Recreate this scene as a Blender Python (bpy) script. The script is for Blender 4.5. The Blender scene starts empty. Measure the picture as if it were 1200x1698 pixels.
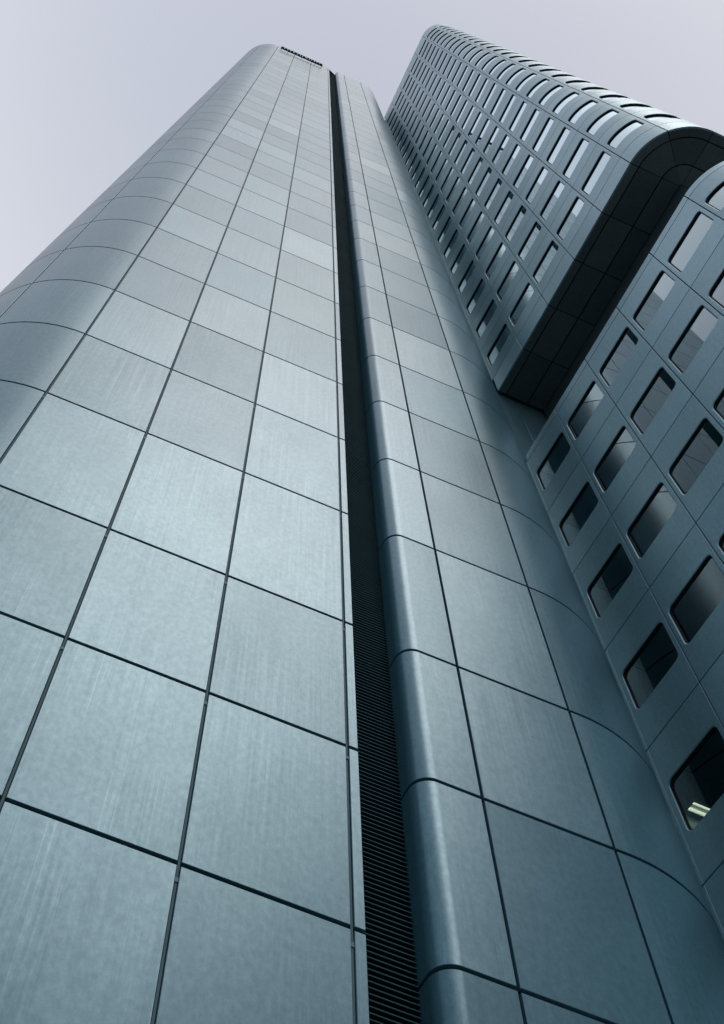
import bpy, math, random
from mathutils import Vector, Matrix
random.seed(7)
R = math.radians
EYE = 1.6                                    # eye height of the photographer above the paving

# ------------------------------------------------------------------ camera
scene = bpy.context.scene
cam_data = bpy.data.cameras.new("camera")
cam = bpy.data.objects.new("camera", cam_data)
scene.collection.objects.link(cam)
right = Vector((0.92453137, -0.37027463, 0.09021326))
up = Vector((-0.37258080, -0.82837396, 0.41830626))
back = Vector((-0.08015788, -0.42034899, -0.90381494))
m = Matrix((right, up, back)).transposed().to_4x4()
m.translation = Vector((0, 0, EYE))
cam.matrix_world = m
cam_data.sensor_fit = 'VERTICAL'
cam_data.sensor_height = 24.0
cam_data.lens = 24.0 * 1788.877 / 1698.0
cam_data.shift_x = 239.5 / 1698.0
cam_data.shift_y = -59.27 / 1698.0
cam_data.clip_start = 0.1
cam_data.clip_end = 2000.0
scene.camera = cam

# ------------------------------------------------------------------ light
SUN_EL, SUN_AZ = 56.0, -11.0                   # azimuth measured from -y towards -x
world = bpy.data.worlds.new("World")
scene.world = world
world.use_nodes = True
wn = world.node_tree
wn.nodes.clear()
out = wn.nodes.new('ShaderNodeOutputWorld')
sky = wn.nodes.new('ShaderNodeTexSky')
sky.sky_type = 'NISHITA'
sky.sun_disc = False
sky.sun_elevation = R(SUN_EL)
sky.sun_rotation = R(180 + SUN_AZ)
sky.air_density = 1.0
sky.dust_density = 3.0
bg_sky = wn.nodes.new('ShaderNodeBackground')
bg_sky.inputs[1].default_value = 0.05
wn.links.new(sky.outputs[0], bg_sky.inputs[0])
# the overcast: a pale even cloud layer, a little brighter overhead, darker to the horizon
tc = wn.nodes.new('ShaderNodeTexCoord')
sep = wn.nodes.new('ShaderNodeSeparateXYZ')
wn.links.new(tc.outputs['Generated'], sep.inputs[0])
ramp = wn.nodes.new('ShaderNodeValToRGB')
el = ramp.color_ramp.elements
el[0].position = 0.0
el[0].color = (0.05, 0.065, 0.078, 1)
el[1].position = 1.0
el[1].color = (0.435, 0.445, 0.49, 1)
e = el.new(0.60); e.color = (0.095, 0.125, 0.145, 1)
e = el.new(0.80); e.color = (0.29, 0.325, 0.36, 1)
e = el.new(0.93); e.color = (0.575, 0.58, 0.60, 1)
wn.links.new(sep.outputs[2], ramp.inputs[0])
cn = wn.nodes.new('ShaderNodeTexNoise')
cn.inputs['Scale'].default_value = 1.5
cn.inputs['Detail'].default_value = 4.0
wn.links.new(tc.outputs['Generated'], cn.inputs['Vector'])
cmap = wn.nodes.new('ShaderNodeMapRange')
cmap.inputs['From Min'].default_value = 0.3
cmap.inputs['From Max'].default_value = 0.7
cmap.inputs['To Min'].default_value = 0.985
cmap.inputs['To Max'].default_value = 1.015
wn.links.new(cn.outputs[0], cmap.inputs[0])
bg_cloud = wn.nodes.new('ShaderNodeBackground')
wn.links.new(ramp.outputs[0], bg_cloud.inputs[0])
azm = wn.nodes.new('ShaderNodeMapRange')
azm.inputs['From Min'].default_value = -1.0
azm.inputs['From Max'].default_value = 1.0
azm.inputs['To Min'].default_value = 1.45
azm.inputs['To Max'].default_value = 0.55
wn.links.new(sep.outputs[0], azm.inputs[0])
mulw = wn.nodes.new('ShaderNodeMath'); mulw.operation = 'MULTIPLY'
wn.links.new(cmap.outputs[0], mulw.inputs[0]); wn.links.new(azm.outputs[0], mulw.inputs[1])
wn.links.new(mulw.outputs[0], bg_cloud.inputs[1])
addw = wn.nodes.new('ShaderNodeAddShader')
wn.links.new(bg_sky.outputs[0], addw.inputs[0])
wn.links.new(bg_cloud.outputs[0], addw.inputs[1])
wn.links.new(addw.outputs[0], out.inputs[0])

sun_data = bpy.data.lights.new("sun", 'SUN')
sun_data.energy = 0.55
sun_data.angle = R(29)
sun_data.color = (1.0, 0.95, 0.92)
sun = bpy.data.objects.new("sun", sun_data)
scene.collection.objects.link(sun)
d = Vector((-math.sin(R(SUN_AZ)) * math.cos(R(SUN_EL)), -math.cos(R(SUN_AZ)) * math.cos(R(SUN_EL)), math.sin(R(SUN_EL))))
sun.rotation_euler = d.to_track_quat('Z', 'Y').to_euler()

scene.view_settings.view_transform = 'Standard'
scene.view_settings.look = 'None'
scene.view_settings.gamma = 1.0
scene.view_settings.exposure = 0.0
scene.view_settings.use_curve_mapping = False

# ------------------------------------------------------------------ materials
def new_mat(name):
    mt = bpy.data.materials.new(name)
    mt.use_nodes = True
    nt = mt.node_tree
    return mt, nt, nt.nodes['Principled BSDF']

def simple(name, col, rough=0.6, metal=0.0, spec=0.5):
    mt, nt, b = new_mat(name)
    n = nt.nodes.new('ShaderNodeTexNoise')
    n.inputs['Scale'].default_value = 1.7
    n.inputs['Detail'].default_value = 5
    t = nt.nodes.new('ShaderNodeTexCoord')
    nt.links.new(t.outputs['Object'], n.inputs['Vector'])
    mp = nt.nodes.new('ShaderNodeMapRange')
    mp.inputs['To Min'].default_value = 0.8
    mp.inputs['To Max'].default_value = 1.2
    nt.links.new(n.outputs[0], mp.inputs[0])
    v = nt.nodes.new('ShaderNodeVectorMath'); v.operation = 'SCALE'
    v.inputs[0].default_value = col
    nt.links.new(mp.outputs[0], v.inputs['Scale'])
    nt.links.new(v.outputs[0], b.inputs['Base Color'])
    b.inputs['Roughness'].default_value = rough
    b.inputs['Metallic'].default_value = metal
    b.inputs['Specular IOR Level'].default_value = spec
    return mt

def cladding(name, col, streak=1.0, rough=0.44, metal=0.35, panelvar=0.10, ior=2.0):
    """anodised aluminium sheet: each panel its own tone, soft clouding, drip streaks, fine grain"""
    mt, nt, b = new_mat(name)
    L = nt.links
    t = nt.nodes.new('ShaderNodeTexCoord')
    geo = nt.nodes.new('ShaderNodeNewGeometry')
    def noise(scale, detail, vec, rough_=0.5):
        n = nt.nodes.new('ShaderNodeTexNoise')
        n.inputs['Scale'].default_value = scale
        n.inputs['Detail'].default_value = detail
        n.inputs['Roughness'].default_value = rough_
        L.new(vec, n.inputs['Vector'])
        return n.outputs[0]
    def mapping(sc, add=None):
        mp = nt.nodes.new('ShaderNodeMapping')
        mp.inputs['Scale'].default_value = sc
        L.new(t.outputs['Object'], mp.inputs['Vector'])
        if add is None:
            return mp.outputs[0]
        va = nt.nodes.new('ShaderNodeVectorMath'); va.operation = 'ADD'
        L.new(mp.outputs[0], va.inputs[0]); L.new(add, va.inputs[1])
        return va.outputs[0]
    rnd = geo.outputs['Random Per Island']
    off = nt.nodes.new('ShaderNodeVectorMath'); off.operation = 'SCALE'
    off.inputs[0].default_value = (37.0, 11.0, 23.0)
    L.new(rnd, off.inputs['Scale'])
    def remap(v, a, c, lo=0.0, hi=1.0):
        mp = nt.nodes.new('ShaderNodeMapRange')
        mp.inputs['From Min'].default_value = lo
        mp.inputs['From Max'].default_value = hi
        mp.inputs['To Min'].default_value = a
        mp.inputs['To Max'].default_value = c
        L.new(v, mp.inputs[0])
        return mp.outputs[0]
    def mul(a, c):
        mm = nt.nodes.new('ShaderNodeMath'); mm.operation = 'MULTIPLY'
        L.new(a, mm.inputs[0]); L.new(c, mm.inputs[1])
        return mm.outputs[0]
    panel = remap(rnd, 1 - panelvar, 1 + panelvar)
    cloud = remap(noise(0.9, 3, mapping((1, 1, 0.6), off.outputs[0])), 0.95, 1.05, 0.25, 0.75)
    s1 = noise(1.0, 3, mapping((22, 22, 0.35), off.outputs[0]), 0.6)
    s2 = noise(1.0, 2, mapping((60, 60, 0.22), off.outputs[0]), 0.6)
    streak1 = remap(s1, 1 - 0.10 * streak, 1 + 0.10 * streak, 0.3, 0.7)
    thin = remap(s2, 1.0, 1 + 0.34 * streak, 0.62, 0.78)
    grain = remap(noise(160, 1, mapping((1, 1, 0.45))), 0.95, 1.05, 0.3, 0.7)
    msk = remap(noise(0.7, 2, mapping((1, 1, 0.5), off.outputs[0])), 0.0, 1.0, 0.38, 0.60)
    mixs = nt.nodes.new('ShaderNodeMix')
    L.new(msk, mixs.inputs[0]); mixs.inputs[2].default_value = 1.0
    L.new(mul(streak1, thin), mixs.inputs[3])
    mott = remap(noise(14, 3, mapping((1, 1, 0.7), off.outputs[0]), 0.7), 0.90, 1.10, 0.3, 0.7)
    tot = mul(mul(mul(panel, cloud), mul(mixs.outputs[0], mott)), grain)
    v = nt.nodes.new('ShaderNodeVectorMath'); v.operation = 'SCALE'
    v.inputs[0].default_value = col
    L.new(tot, v.inputs['Scale'])
    L.new(v.outputs[0], b.inputs['Base Color'])
    rr = nt.nodes.new('ShaderNodeMath'); rr.operation = 'ADD'
    L.new(remap(noise(1.1, 3, mapping((1, 1, 0.5), off.outputs[0])), -0.012, 0.012, 0.3, 0.7), rr.inputs[0])
    rr.inputs[1].default_value = rough
    spv = nt.nodes.new('ShaderNodeMath'); spv.operation = 'MULTIPLY'
    L.new(mul(tot, tot), spv.inputs[0]); spv.inputs[1].default_value = 0.5
    L.new(spv.outputs[0], b.inputs['Specular IOR Level'])
    # every sheet hangs a hair out of plane, so neighbours mirror slightly different sky
    wn_ = nt.nodes.new('ShaderNodeTexWhiteNoise'); wn_.noise_dimensions = '1D'
    L.new(rnd, wn_.inputs['W'])
    vs = nt.nodes.new('ShaderNodeVectorMath'); vs.operation = 'SUBTRACT'
    L.new(wn_.outputs['Color'], vs.inputs[0]); vs.inputs[1].default_value = (0.5, 0.5, 0.5)
    vsc = nt.nodes.new('ShaderNodeVectorMath'); vsc.operation = 'SCALE'
    L.new(vs.outputs[0], vsc.inputs[0]); vsc.inputs['Scale'].default_value = 0.038
    vadd = nt.nodes.new('ShaderNodeVectorMath'); vadd.operation = 'ADD'
    L.new(geo.outputs['Normal'], vadd.inputs[0]); L.new(vsc.outputs[0], vadd.inputs[1])
    vnm = nt.nodes.new('ShaderNodeVectorMath'); vnm.operation = 'NORMALIZE'
    L.new(vadd.outputs[0], vnm.inputs[0])
    L.new(rr.outputs[0], b.inputs['Roughness'])
    b.inputs['Metallic'].default_value = metal
    b.inputs['IOR'].default_value = ior
    bump = nt.nodes.new('ShaderNodeBump')
    bump.inputs['Strength'].default_value = 0.035
    bump.inputs['Distance'].default_value = 0.02
    L.new(noise(1.3, 2, mapping((1, 1, 0.7), off.outputs[0])), bump.inputs['Height'])
    L.new(vnm.outputs[0], bump.inputs['Normal'])
    L.new(bump.outputs[0], b.inputs['Normal'])
    return mt

M_CORE = cladding('anodised_core_cladding', (0.088, 0.225, 0.285), panelvar=0.10, rough=0.31, metal=0.24, ior=1.72)
M_WALL = cladding('anodised_facade_cladding', (0.265, 0.475, 0.545), streak=0.6, rough=0.34, metal=0.32, panelvar=0.06)
M_BACK = simple('joint_shadow_metal', (0.035, 0.045, 0.05), 0.7)
M_RAIL = simple('joint_rail_metal', (0.085, 0.165, 0.19), 0.7, 0.0, 0.4)
M_CLIP = simple('rail_sleeve_metal', (0.12, 0.19, 0.21), 0.6, 0.2)
M_LOUV = simple('dark_louvre_metal', (0.035, 0.125, 0.15), 0.7, 0.0, 0.2)
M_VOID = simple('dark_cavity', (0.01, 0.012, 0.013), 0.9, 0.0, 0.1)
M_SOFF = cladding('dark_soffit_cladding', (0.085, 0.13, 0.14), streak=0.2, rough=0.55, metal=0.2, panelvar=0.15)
M_GASK_SHADE = simple('window_gasket', (0.015, 0.018, 0.02), 0.6)  # rubber gasket, and the shade painted onto the window reveals
M_ROOM = simple('office_ceiling', (0.20, 0.24, 0.23), 0.8)
M_DARKROOM = simple('office_back_wall', (0.10, 0.11, 0.11), 0.8)
M_SIGN = simple('dark_sign_letters', (0.008, 0.02, 0.03), 0.45)
M_PAVE = simple('paving', (0.10, 0.10, 0.10), 0.85)

def glass():
    mt = bpy.data.materials.new('mirror_coated_glass')
    mt.use_nodes = True
    nt = mt.node_tree
    nt.nodes.clear()
    o = nt.nodes.new('ShaderNodeOutputMaterial')
    g = nt.nodes.new('ShaderNodeBsdfGlossy')
    g.inputs['Color'].default_value = (0.80, 0.95, 1.0, 1)
    g.inputs['Roughness'].default_value = 0.012
    tr = nt.nodes.new('ShaderNodeBsdfTransparent')
    tr.inputs['Color'].default_value = (0.42, 0.47, 0.46, 1)
    lw = nt.nodes.new('ShaderNodeLayerWeight')
    lw.inputs['Blend'].default_value = 0.5
    p = nt.nodes.new('ShaderNodeMath'); p.operation = 'POWER'
    nt.links.new(lw.outputs['Facing'], p.inputs[0]); p.inputs[1].default_value = 4.0
    mp = nt.nodes.new('ShaderNodeMapRange')
    mp.inputs['To Min'].default_value = 0.05
    mp.inputs['To Max'].default_value = 2.65
    mp.clamp = False
    nt.links.new(p.outputs[0], mp.inputs[0])
    mx = nt.nodes.new('ShaderNodeMixShader')
    cl_ = nt.nodes.new('ShaderNodeClamp'); nt.links.new(mp.outputs[0], cl_.inputs[0])
    nt.links.new(cl_.outputs[0], mx.inputs[0])
    nt.links.new(tr.outputs[0], mx.inputs[1])
    nt.links.new(g.outputs[0], mx.inputs[2])
    nt.links.new(mx.outputs[0], o.inputs[0])
    return mt
M_GLASS = glass()

# ------------------------------------------------------------------ mesh helpers
C = scene.collection
def root(name, label, cat, loc=(0, 0, 0), group=None):
    o = bpy.data.objects.new(name, None)
    C.objects.link(o)
    o.location = loc
    o.empty_display_size = 1
    o['label'] = label; o['category'] = cat
    if group: o['group'] = group
    return o

class MB:
    def __init__(self): self.v = []; self.f = []; self.mi = []
    def quad(self, pts, mi=0):
        n = len(self.v); self.v += [tuple(p) for p in pts]; self.f.append(tuple(range(n, n + len(pts)))); self.mi.append(mi)
    def grid(self, rows, closed=False, mi=0):
        """rows: list of equal length point lists"""
        n = len(self.v); w = len(rows[0])
        for r in rows: self.v += [tuple(p) for p in r]
        for i in range(len(rows) - 1):
            for j in range(w if closed else w - 1):
                a = n + i * w + j; b = n + i * w + (j + 1) % w
                self.f.append((a, b, b + w, a + w)); self.mi.append(mi)
    def box(self, a, b, mi=0):
        x0, y0, z0 = a; x1, y1, z1 = b
        P = [(x0,y0,z0),(x1,y0,z0),(x1,y1,z0),(x0,y1,z0),(x0,y0,z1),(x1,y0,z1),(x1,y1,z1),(x0,y1,z1)]
        n = len(self.v); self.v += P
        for q in ((0,3,2,1),(4,5,6,7),(0,1,5,4),(1,2,6,5),(2,3,7,6),(3,0,4,7)):
            self.f.append(tuple(n + i for i in q)); self.mi.append(mi)
    def build(self, name, mats, parent=None, smooth=True, angle=28):
        me = bpy.data.meshes.new(name)
        me.from_pydata(self.v, [], self.f)
        if not isinstance(mats, (list, tuple)): mats = [mats]
        for mm in mats: me.materials.append(mm)
        me.polygons.foreach_set('material_index', self.mi)
        if smooth:
            me.polygons.foreach_set('use_smooth', [True] * len(self.f))
            me.update()
            me.set_sharp_from_angle(angle=R(angle))
        me.update()
        o = bpy.data.objects.new(name, me)
        C.objects.link(o)
        if parent:
            o.parent = parent
        return o

class Path:
    """wall line in plan: straight and arc pieces; pos(s, t, z) with t the depth behind the outer face.
    Walked so that the outside lies on the right hand."""
    def __init__(self, start, ang):
        self.p = start; self.a = ang; self.seg = []; self.L = 0.0
    def line(self, l):
        self.seg.append(('l', self.L, l, self.p, self.a, 0)); self.L += l
        self.p = (self.p[0] + l * math.cos(self.a), self.p[1] + l * math.sin(self.a)); return self
    def arc(self, r, da):
        """turn left by da (body on the left side, convex corner)"""
        self.seg.append(('a', self.L, r * da, self.p, self.a, r))
        cx = self.p[0] - r * math.sin(self.a); cy = self.p[1] + r * math.cos(self.a)
        a2 = self.a + da
        self.p = (cx + r * math.sin(a2), cy - r * math.cos(a2)); self.a = a2; self.L += r * da; return self
    def find(self, s):
        for g in self.seg:
            if s <= g[1] + g[2] + 1e-9: return g
        return self.seg[-1]
    def pos(self, s, t=0.0, z=0.0):
        k, s0, l, p, a, r = self.find(s)
        d = s - s0
        if k == 'l':
            x = p[0] + d * math.cos(a); y = p[1] + d * math.sin(a); aa = a
        else:
            cx = p[0] - r * math.sin(a); cy = p[1] + r * math.cos(a); aa = a + d / r
            x = cx + r * math.sin(aa); y = cy - r * math.cos(aa)
        # inward normal (left of the walking direction)
        return (x - t * math.sin(aa), y + t * math.cos(aa), z)
    def samples(self, s0, s1, step=R(4.0)):
        S = {round(s0, 5), round(s1, 5)}
        for k, a0, l, p, a, r in self.seg:
            lo, hi = max(s0, a0), min(s1, a0 + l)
            if hi <= lo + 1e-6: continue
            S.add(round(lo, 5)); S.add(round(hi, 5))
            if k == 'a':
                n = max(1, int(math.ceil((hi - lo) / r / step)))
                for i in range(1, n): S.add(round(lo + (hi - lo) * i / n, 5))
        return sorted(S)

def panel(mb, P, s0, s1, z0, z1, th=0.06, b=0.006, mi=0):
    """plain sheet panel with folded edges"""
    S = P.samples(s0, s1)
    Si = [min(max(s, s0 + b), s1 - b) for s in S]
    if len(S) == 2: pass
    rows = [
        [P.pos(s, th, z0) for s in S],
        [P.pos(s, b, z0) for s in S],
        [P.pos(s, 0, z0 + b) for s in Si],
        [P.pos(s, 0, z1 - b) for s in Si],
        [P.pos(s, b, z1) for s in S],
        [P.pos(s, th, z1) for s in S]]
    mb.grid(rows, mi=mi)
    for s, si, rev in ((s0, s0 + b, True), (s1, s1 - b, False)):
        q1 = [P.pos(s, th, z0), P.pos(s, b, z0), P.pos(s, b, z1), P.pos(s, th, z1)]
        q2 = [P.pos(s, b, z0), P.pos(si, 0, z0 + b), P.pos(si, 0, z1 - b), P.pos(s, b, z1)]
        if not rev: q1.reverse(); q2.reverse()
        mb.quad(q1, mi); mb.quad(q2, mi)

def round_rect(P, a0, a1, b0, b1, r, nc=5):
    """loop in (s,z), counter clockwise, with the matching side tags"""
    loop = []
    S = [s for s in P.samples(a0 + r, a1 - r)]
    if len(S) < 4:
        S = [a0 + r + (a1 - a0 - 2 * r) * i / 3 for i in range(4)]
    for s in S: loop.append((s, b0, 'b'))
    def corner(cx, cy, st, tags):
        for i in range(1, nc):
            an = st + math.pi / 2 * i / nc
            loop.append((cx + r * math.cos(an), cy + r * math.sin(an), tags[0] if i < nc / 2 - .01 else (tags[1])))
    corner(a1 - r, b0 + r, -math.pi / 2, 'br')
    loop.append((a1, b0 + r, 'r')); loop.append((a1, b1 - r, 'r'))
    corner(a1 - r, b1 - r, 0, 'rt')
    for s in reversed(S): loop.append((s, b1, 't'))
    corner(a0 + r, b1 - r, math.pi / 2, 'tl')
    loop.append((a0, b1 - r, 'l')); loop.append((a0, b0 + r, 'l'))
    corner(a0 + r, b0 + r, math.pi, 'lb')
    return loop

def shrink(loop, a0, a1, b0, b1, k):
    cx, cz = (a0 + a1) / 2, (b0 + b1) / 2
    fx = 1 - 2 * k / (a1 - a0); fz = 1 - 2 * k / (b1 - b0)
    return [(cx + (s - cx) * fx, cz + (z - cz) * fz, t) for s, z, t in loop]

def window_panel(mb, P, s0, s1, z0, z1, hole, depth, th=0.06, b=0.003):
    """sheet panel with a deep drawn round-cornered window opening"""
    a0, a1, b0, b1, r = hole
    loop = round_rect(P, a0, a1, b0, b1, r)
    o_s0, o_s1, o_z0, o_z1 = s0 + b, s1 - b, z0 + b, z1 - b
    outer = []
    for s, z, t in loop:
        if t == 'b': outer.append((s, o_z0))
        elif t == 't': outer.append((s, o_z1))
        elif t == 'r': outer.append((o_s1, z))
        elif t == 'l': outer.append((o_s0, z))
    # drop the outer points of each corner onto the corner itself where the side changes
    n = len(loop)
    for i in range(n):
        t, tn = loop[i][2], loop[(i + 1) % n][2]
        if t != tn:
            cs = o_s1 if 'r' in (t, tn) else o_s0
            cz = o_z1 if 't' in (t, tn) else o_z0
            outer[i] = (cs, cz) 
            if tn in 'tb': pass
    e = 0.020
    mouth = shrink(loop, a0, a1, b0, b1, -e)
    inner = shrink(loop, a0, a1, b0, b1, 0.004)
    rows = [[P.pos(s, 0, z) for s, z in outer],
            [P.pos(s, 0, z) for s, z, t in mouth],
            [P.pos(s, 0.016, z) for s, z, t in loop],
            [P.pos(s, depth, z) for s, z, t in inner]]
    mb.grid([rows[2], rows[1], rows[0]], closed=True)
    mb.grid([rows[3], rows[2]], closed=True, mi=1)  # reveal sides coloured near black: the shade under the head put into the colour
    # folded outer rim
    rim = []
    for s, z in outer: rim.append((s, z))
    def push(s, z):
        return (s0 if abs(s - o_s0) < 1e-6 else (s1 if abs(s - o_s1) < 1e-6 else s),
                z0 if abs(z - o_z0) < 1e-6 else (z1 if abs(z - o_z1) < 1e-6 else z))
    mb.grid([[P.pos(s, 0, z) for s, z in rim],
             [P.pos(*((lambda q: (q[0], b, q[1]))(push(s, z)))) for s, z in rim],
             [P.pos(*((lambda q: (q[0], th, q[1]))(push(s, z)))) for s, z in rim]], closed=True)
    return inner

def window(P, inner, hole, depth, parent, mbf=None, mbp=None):
    """gasket frame and pane; into shared meshes when mbf / mbp are given"""
    own = mbf is None
    f = MB() if own else mbf
    p = MB() if own else mbp
    a0, a1, b0, b1, r = hole
    t0 = depth - 0.018
    i2 = shrink(inner, a0, a1, b0, b1, 0.022)
    f.grid([[P.pos(s, depth, z) for s, z, t in i2], [P.pos(s, t0, z) for s, z, t in i2], [P.pos(s, t0, z) for s, z, t in shrink(inner, a0, a1, b0, b1, 0.002)]], closed=True)
    # pane as strips between the bottom and top halves of the loop
    tg = depth - 0.006
    tilt = random.uniform(-0.0035, 0.0035)
    i3 = shrink(inner, a0, a1, b0, b1, 0.016)
    S = sorted({round(s, 4) for s, z, t in i3})
    def zr(s):
        zs = []
        n = len(i3)
        for i in range(n):
            (sa, za, _), (sb, zb, _) = i3[i], i3[(i + 1) % n]
            if min(sa, sb) - 1e-4 <= s <= max(sa, sb) + 1e-4:
                if abs(sb - sa) < 1e-6: zs += [za, zb]
                else: zs.append(za + (zb - za) * (s - sa) / (sb - sa))
        return min(zs), max(zs)
    lo, hi = [], []
    zc = (b0 + b1) / 2
    for s in S:
        a, b = zr(s)
        lo.append(P.pos(s, tg + tilt * (a - zc), a)); hi.append(P.pos(s, tg + tilt * (b - zc), b))
    p.grid([lo, hi])
    if own:
        fo = f.build('window', M_GASK_SHADE, parent)
        p.build('pane', M_GLASS, fo)

G = 0.027          # half joint
# ------------------------------------------------------------------ ground
g = MB()
g.quad([(-1500, -1500, 0), (1500, -1500, 0), (1500, 1500, 0), (-1500, 1500, 0)])
go = g.build('ground', M_PAVE, smooth=False)
go['kind'] = 'structure'

# ------------------------------------------------------------------ core tower (left)
fit = [8.216, 11.115, 14.052, 17.793, 21.28, 24.753, 28.248, 31.828, 35.527, 39.215, 42.804, 46.287, 49.696, 53.06, 56.404, 59.741, 63.076]
zr = [8.216 - 2.9 * k for k in range(2, 0, -1)] + fit
while zr[-1] < 117: zr.append(zr[-1] + 3.334)
zr = [0.04] + [z + EYE for z in zr]
CORE_TOP = 124.6 + EYE
zcore = zr + [CORE_TOP]
core = root('core_tower', 'tall pale blue metal core tower with rounded corners and a dark louvred slot', 'tower', (2.8, 14, 0))
core_off = Vector((2.8, 14, 0))

XL, RL = -1.843, 3.168
FY = 8.0
YB = 22.0
left = Path((XL - RL, YB), -math.pi / 2)
left.line(YB - (FY + RL)); sA = left.L
left.arc(RL, math.pi / 2); sB = left.L
left.line(4.056 - XL)
xs = lambda x: sB + (x - XL)
cols = [xs(4.056), xs(3.907), xs(1.985), xs(0.084), xs(XL)]
s = xs(XL)
while s - 2.037 > 0.3:
    s -= 2.037; cols.append(s)
cols.append(0.0)
cols.reverse()
def shift(o, off=core_off):
    o.location = -off
mb = MB(); bk = MB()
for i in range(len(cols) - 1):
    for k in range(len(zcore) - 1):
        a = cols[i] + (G * .8 if i else 0); b = cols[i + 1] - (G * .8 if i < len(cols) - 2 else 0)
        if k == len(zcore) - 2: pass
        panel(mb, left, a, b, zcore[k] + G, zcore[k + 1] - G)
def backing(bk, P, s0, s1, ztop, zlines, cols_, zbase=0.02, t=0.075):
    S = P.samples(s0, s1)
    bk.grid([[P.pos(q, t, zbase) for q in S], [P.pos(q, t, ztop) for q in S]])
backing(bk, left, 0, cols[-1], CORE_TOP, None, None)
# rails standing in the vertical joints of the front, spliced at every storey
for c in cols[1:-1]:
    rl = MB()
    for k in range(len(zcore) - 2):
        w = 0.014
        za, zb = zcore[k] - 0.17, zcore[k + 1] - 0.23
        prof = lambda w_, f_, z_: [left.pos(c - w_, 0.072, z_), left.pos(c - w_, f_, z_), left.pos(c + w_, f_, z_), left.pos(c + w_, 0.072, z_)]
        rl.grid([prof(w, 0.024, za), prof(w, 0.024, zb)])
        rl.grid([prof(0.019, 0.014, zb), prof(0.019, 0.014, zb + 0.06)], mi=1)
        rl.quad(prof(0.019, 0.014, zb), 1)
    shift(rl.build('joint_rail', [M_RAIL, M_CLIP], core, smooth=False))
# return of the left wing into the slot
for k in range(len(zcore) - 1):
    mb.box((4.010, FY + .062, zcore[k] + G), (4.056, FY + 1.1, zcore[k + 1] - G))

XR, RR, XS, RS = 7.891, 2.756, 5.163, 0.279
rp = Path((XS - RS, FY + 1.1), -math.pi / 2)
rp.line(FY + 1.1 - (FY + RS)); rp.arc(RS, math.pi / 2); s3 = rp.L
rp.line(XR - XS); s4 = rp.L
rp.arc(RR, math.pi / 2); rp.line(YB - (FY + RR))
rc = [0.0, s3 + (5.808 - XS), s3 + (7.713 - XS)]
s = rc[-1] + 2.95
while s < rp.L - 0.5: rc.append(s); s += 2.0
rc.append(rp.L)
mr = MB()
for i in range(len(rc) - 1):
    for k in range(len(zcore) - 1):
        a = rc[i] + (G * .8 if i else 0); b = rc[i + 1] - (G * .8 if i < len(rc) - 2 else 0)
        panel(mr, rp, a, b, zcore[k] + G, zcore[k + 1] - G)
bk2 = MB()
backing(bk2, rp, 0, rp.L, CORE_TOP, None, None)

shift(mb.build('cladding', M_CORE, core))
shift(mr.build('cladding', M_CORE, core))
shift(bk.build('joint_backing', M_BACK, core)); shift(bk2.build('joint_backing', M_BACK, core))
# louvres in the slot
lv = MB()
z = 0.1
LT = CORE_TOP - 1.2
while z < LT:
    y0, y1 = FY + .46, FY + .55
    x0, x1 = 4.057, XS - RS - 0.001
    dz = 0.05
    P4 = [(y0, z), (y0, z + 0.012), (y1, z + dz + 0.012), (y1, z + dz)]
    n = len(lv.v)
    for x in (x0, x1):
        lv.v += [(x, y, zz) for y, zz in P4]
    for i in range(4):
        j = (i + 1) % 4
        lv.f.append((n + i, n + j, n + 4 + j, n + 4 + i)); lv.mi.append(0)
    z += 0.0765
shift(lv.build('louvre', M_LOUV, core, smooth=False))
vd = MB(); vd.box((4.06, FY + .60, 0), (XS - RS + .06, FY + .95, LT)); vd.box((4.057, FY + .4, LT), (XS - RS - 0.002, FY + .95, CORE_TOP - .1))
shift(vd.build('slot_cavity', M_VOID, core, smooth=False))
# roof
rf = MB()
loopL = [left.pos(q, 0.08, CORE_TOP - 0.05) for q in left.samples(0, left.L)] + [rp.pos(q, 0.08, CORE_TOP - 0.05) for q in rp.samples(0.7, rp.L)]
rf.quad(loopL)
shift(rf.build('roof', M_BACK, core, smooth=False))

# ------------------------------------------------------------------ office blocks (right): shared plan line
PHI = R(91.0)
U = Vector((math.cos(PHI), math.sin(PHI))); N = Vector((-math.sin(PHI), math.cos(PHI)))
DC = -11.761
MOD = 1.782
SV0 = 1.172 + 5 * MOD                        # edge at the core side
RC = 1.939
def uv(su): v = U * su + N * DC; return (v.x, v.y)
def block_path():
    # walk towards the viewer (decreasing u) so that the body is on the left
    P = Path(uv(SV0), PHI + math.pi)
    P.line(5 * MOD); P.arc(RC, math.pi / 2); P.line(16.0); P.arc(RC, math.pi / 2); P.line(5 * MOD)
    return P
BP = block_path()
arcL = RC * math.pi / 4
bcols = [i * MOD for i in range(6)] + [5 * MOD + arcL, 5 * MOD + 2 * arcL]
fr = [bcols[-1] + i * 16.0 / 9 for i in range(1, 10)]
end = fr[-1]
WZ0, WZ1 = 1.06, 2.40
DEP = 0.072
def project(p):
    v = Vector(p) - Vector((0, 0, EYE))
    z = -v.dot(back)
    return (217.5 + 1078.8 * v.dot(right) / z, 476.2 - 1078.8 * v.dot(up) / z, z)

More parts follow.
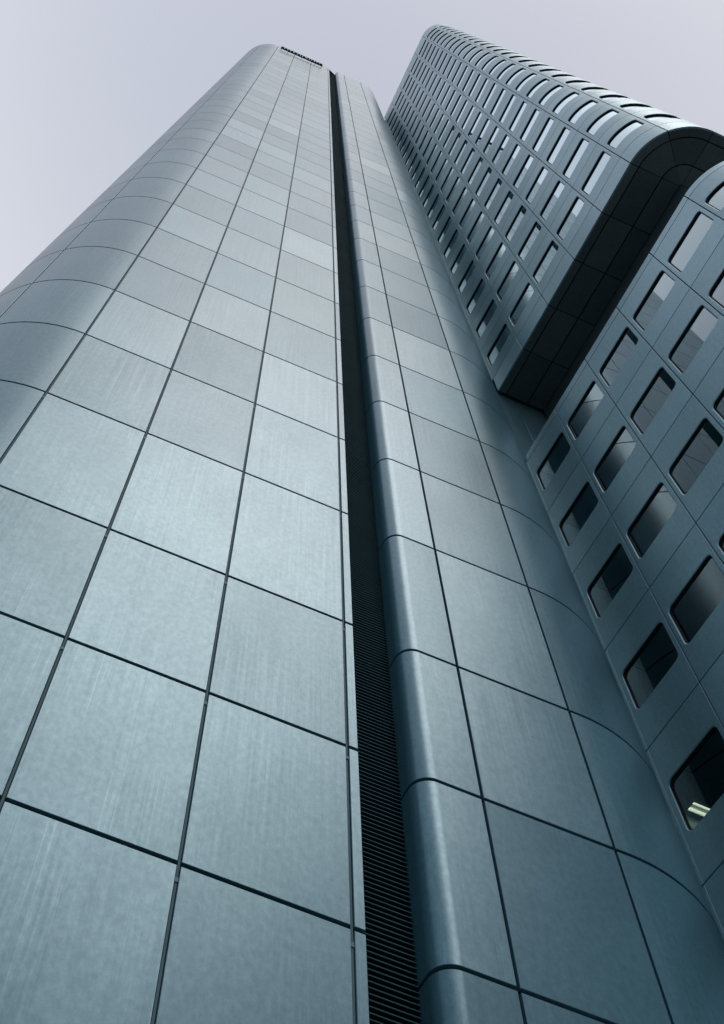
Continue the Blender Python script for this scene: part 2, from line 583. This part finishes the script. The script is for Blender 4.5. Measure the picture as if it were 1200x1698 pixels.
def block(rt, off, rows, max_own, cap=None):
    cl = MB(); bkk = MB(); sf = MB(); sp = MB()
    wins = []
    for k in range(len(rows) - 1):
        z0, z1 = rows[k], rows[k + 1]
        for i in range(7):
            a, b = bcols[i], bcols[i + 1]
            hole = (a + 0.13, b - 0.13, z0 + WZ0, z0 + WZ1, 0.145)
            inner = window_panel(cl, BP, a + (G * .55 if i else 0), b - G * .55, z0 + G * .55, z1 - G * .55, hole, DEP)
            x, y, dd = project(BP.pos((a + b) / 2, 0, z0 + 1.9))
            vis = (-40 < x < 764 and -40 < y < 1064)
            wins.append((0 if vis else 1, dd, hole, inner))
        prev = bcols[-1]
        for c in fr:
            panel(cl, BP, prev + G * .55, c - G * .55, z0 + G * .55, z1 - G * .55); prev = c
    wins.sort(key=lambda w: (w[0], w[1]))
    for n, (v, dd, hole, inner) in enumerate(wins):
        if n < max_own: 
            window(BP, inner, hole, DEP, rt)
        else: window(BP, inner, hole, DEP, rt, sf, sp)
    ep = Path(uv(SV0 + 0.097), PHI + math.pi); ep.line(0.095)
    for k in range(len(rows) - 1):
        panel(cl, ep, 0, 0.088, rows[k] + G * .55, rows[k + 1] - G * .55)
    # joint backing strips (set behind the sheet, clear of the openings)
    S = BP.samples(0, end)
    for z in rows:
        bkk.grid([[BP.pos(q, 0.05, z - 0.10) for q in S], [BP.pos(q, 0.05, z + 0.10) for q in S]])
    for c in bcols[1:] + fr[:-1]:
        bkk.grid([[BP.pos(q, 0.056, rows[0]) for q in (c - 0.06, c, c + 0.06)], [BP.pos(q, 0.056, rows[-1]) for q in (c - 0.06, c, c + 0.06)]])
    return cl, bkk, sf, sp

def interior(rows, depth=5.0):
    im = MB(); dk = MB()
    S = BP.samples(0.05, end - 0.02, R(12))
    for z in rows:
        outer = [BP.pos(q, 0.17, z + 0.30) for q in S]
        innr = [BP.pos(0.05, depth, z + 0.30), BP.pos(end - .02, depth, z + 0.30)]
        im.quad(outer + [innr[1], innr[0]])
        im.quad([(p[0], p[1], p[2] - 0.55) for p in outer + [innr[1], innr[0]]])
        # ceiling battens
    # spandrel apron inside, below and above the windows
    dk.grid([[BP.pos(5 * MOD + RC * 1.57 + 0.02, 2.4, rows[0]), BP.pos(0.05, 2.4 + 2.6, rows[0])], [BP.pos(5 * MOD + RC * 1.57, 2.4, rows[-1]), BP.pos(0.05, 2.4 + 2.6, rows[-1])]])
    return im, dk

STOREY = 3.5082
# ---- lower block
lo_root = root('office_block', 'lower grey blue office block with round cornered windows in front of the dark gap', 'building', (18, 4, 0))
LOFF = Vector((18, 4, 0))
R0 = 31.828 + EYE
rows_lo = [R0 - STOREY * k for k in range(9, -1, -1)]
cl, bkk, sf, sp = block(lo_root, LOFF, rows_lo, 100)
TOP_LO = 32.22 + EYE
prev = 0.0
for c in bcols[1:] + fr:
    panel(cl, BP, prev + G * .55, c - G * .55, R0 + G * .55, TOP_LO); prev = c
S = BP.samples(0, end)
cl.grid([[BP.pos(q, 0, TOP_LO - .003) for q in S], [BP.pos(q, 0.35, TOP_LO - .003) for q in S]])
# ground-level skirt
prev = 0.0
for c in bcols[1:] + fr:
    panel(cl, BP, prev + G * .55, c - G * .55, 0.02, rows_lo[0] - G * .55); prev = c
cl.build('cladding', [M_WALL, M_GASK_SHADE], lo_root).location = -LOFF
bkk.build('joint_backing', M_BACK, lo_root).location = -LOFF
im, dk = interior(rows_lo)
im.build('floor_slab', M_ROOM, lo_root, smooth=False).location = -LOFF
dk.build('inner_wall', M_DARKROOM, lo_root, smooth=False).location = -LOFF
tr = MB()
tr.quad([BP.pos(q, 0.33, TOP_LO - 0.25) for q in BP.samples(0.02, BP.L)])
tr.build('roof_terrace', M_VOID, lo_root, smooth=False).location = -LOFF

# ---- upper block
up_root = root('office_block', 'upper office block with rounded corner overhanging the dark gap, bands of small windows', 'building', (18, 4, 0))
ZS = 38.25 + EYE
S0 = 39.523 + EYE
rows_up = [S0 + STOREY * k for k in range(24)]
TOP_UP = 123.8 + EYE
cl, bkk, sf, sp = block(up_root, LOFF, rows_up, 100)
prev = 0.0
for c in bcols[1:] + fr:
    panel(cl, BP, prev + (G * .55 if prev else 0), c - G * .55, ZS, S0 - G * .55)
    panel(cl, BP, prev + (G * .55 if prev else 0), c - G * .55, rows_up[-1] + G * .55, TOP_UP, mi=0); prev = c
cl.build('cladding', [M_WALL, M_GASK_SHADE], up_root).location = -LOFF
bkk.build('joint_backing', M_BACK, up_root).location = -LOFF
fo = sf.build('window', M_GASK_SHADE, up_root); fo.location = -LOFF; fo['kind'] = 'stuff'
po = sp.build('pane', M_GLASS, fo); po['kind'] = 'stuff'
im, dk = interior(rows_up)
im.build('floor_slab', M_ROOM, up_root, smooth=False).location = -LOFF
dk.build('inner_wall', M_DARKROOM, up_root, smooth=False).location = -LOFF
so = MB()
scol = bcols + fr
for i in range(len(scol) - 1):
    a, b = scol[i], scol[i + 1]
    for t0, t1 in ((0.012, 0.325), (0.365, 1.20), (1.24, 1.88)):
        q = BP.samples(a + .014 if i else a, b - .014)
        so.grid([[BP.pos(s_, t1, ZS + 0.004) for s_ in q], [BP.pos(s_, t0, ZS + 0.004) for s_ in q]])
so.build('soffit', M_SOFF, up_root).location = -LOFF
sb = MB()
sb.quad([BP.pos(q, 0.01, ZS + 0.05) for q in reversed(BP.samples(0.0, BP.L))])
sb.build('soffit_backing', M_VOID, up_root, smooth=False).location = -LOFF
ru = MB()
ru.quad([BP.pos(q, 0.02, TOP_UP - .02) for q in BP.samples(0.02, BP.L)])
ru.build('roof', M_BACK, up_root, smooth=False).location = -LOFF
# recessed dark storeys between the two blocks
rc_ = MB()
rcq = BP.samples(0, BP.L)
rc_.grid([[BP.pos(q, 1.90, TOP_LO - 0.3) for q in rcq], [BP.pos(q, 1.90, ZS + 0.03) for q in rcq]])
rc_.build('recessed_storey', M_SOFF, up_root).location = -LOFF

for o in list(lo_root.children) + list(up_root.children):
    if o.name.startswith('window'): o.location = -LOFF

# ---- link wall between core and blocks, facing the viewer
lw = MB(); lwb = MB()
LP = Path(((U * (SV0 + 0.12) + N * (DC + 1.4)).x, (U * (SV0 + 0.12) + N * (DC + 1.4)).y), PHI - math.pi / 2)
LP.line(9.0)
zz = [0.02] + [r for r in rows_lo[1:]] + [R0 + STOREY, R0 + 2 * STOREY] + rows_up[1:]
for k in range(len(zz) - 1):
    for (a, b) in ((0, 2.2), (2.2, 4.4), (4.4, 9.0)):
        panel(lw, LP, a + .01, b - .01, zz[k] + .01, zz[k + 1] - .01)
lwb.grid([[LP.pos(0, .07, 0), LP.pos(9, .07, 0)], [LP.pos(0, .07, TOP_UP - .5), LP.pos(9, .07, TOP_UP - .5)]])
shift(lw.build('link_wall', M_WALL, core)); shift(lwb.build('joint_backing', M_BACK, core))

# ------------------------------------------------------------------ sign on top of the core tower
sign = root('facade_sign', 'dark lettering mounted along the top edge of the core tower', 'sign', (0.84, FY - 0.32, 119.8 + EYE))
txt = "HypoVereinsbank"
xcur = -1.49
cu = bpy.data.curves.new('tmp_text', 'FONT')
widths = {}
letters = []
adv = 0.0
for i, ch in enumerate(txt):
    c2 = bpy.data.curves.new('letter', 'FONT')
    c2.body = ch; c2.size = 1.0; c2.extrude = 0.08; c2.offset = 0.012
    to = bpy.data.objects.new('tmp', c2)
    C.objects.link(to)
    dg = bpy.context.evaluated_depsgraph_get()
    me = bpy.data.meshes.new_from_object(to.evaluated_get(dg))
    xsv = [v.co.x for v in me.vertices]
    w = max(xsv) - min(xsv); x0 = min(xsv)
    letters.append((me, w, x0)); adv += w + 0.09
    bpy.data.objects.remove(to); bpy.data.curves.remove(c2)
kx = (3.17 + 1.49) / adv
HS = 1.25
for me, w, x0 in letters:
    for v in me.vertices:
        x, y, z_ = v.co
        v.co = ((x - x0) * kx, -z_, y * HS)
    me.materials.clear(); me.materials.append(M_SIGN)
    me.name = 'letter'
    o = bpy.data.objects.new('letter', me); C.objects.link(o)
    o.parent = sign; o.location = (xcur - 0.84, 0, 0)
    xcur += (w + 0.09) * kx
bpy.data.curves.remove(cu)
sr = MB()
sr.box((-2.35, 0.02, -.12), (2.35, 0.14, -0.02))
for i in range(7):
    x = -2.25 + i * 0.75
    sr.box((x - .02, 0.12, -.08), (x + .02, 0.30, -0.03))
sr.build('sign_rail', M_SIGN, sign, smooth=False)

# ------------------------------------------------------------------ lit lamp in the lowest visible office
M_TUBE = bpy.data.materials.new('lit_fluorescent_tube'); M_TUBE.use_nodes = True
b_ = M_TUBE.node_tree.nodes['Principled BSDF']
b_.inputs['Base Color'].default_value = (0.8, 0.85, 0.7, 1)
b_.inputs['Emission Color'].default_value = (0.90, 1.0, 0.80, 1)
b_.inputs['Emission Strength'].default_value = 1.5
M_TRAY = simple('lamp_tray_white', (0.62, 0.66, 0.58), 0.4)
lcv = U * 9.99 + N * (DC - 0.61)
lamp = root('ceiling_lamp', 'lit greenish twin tube lamp behind the lowest window at the right edge', 'lamp', (lcv.x, lcv.y, 16.30 + EYE))
lamp.rotation_euler = (0, 0, PHI - math.pi / 2)
ty = MB()
ty.box((-.23, -.105, .02), (.23, .105, .05))
ty.box((-.23, -.115, -.03), (.23, -.105, .05)); ty.box((-.23, .105, -.03), (.23, .115, .05))
ty.box((-.24, -.115, -.03), (-.23, .115, .05)); ty.box((.23, -.115, -.03), (.24, .115, .05))
ty.box((-.006, -.006, .05), (.006, .006, 1.22))
ty.build('housing', M_TRAY, lamp, smooth=False)
for yy in (-.07, .07):
    tb = MB()
    ring = lambda x: [(x, yy + .022 * math.cos(a * math.pi / 5), -.005 + .022 * math.sin(a * math.pi / 5)) for a in range(10)]
    tb.grid([ring(-.22), ring(.22)], closed=True)
    tb.build('tube', M_TUBE, lamp)
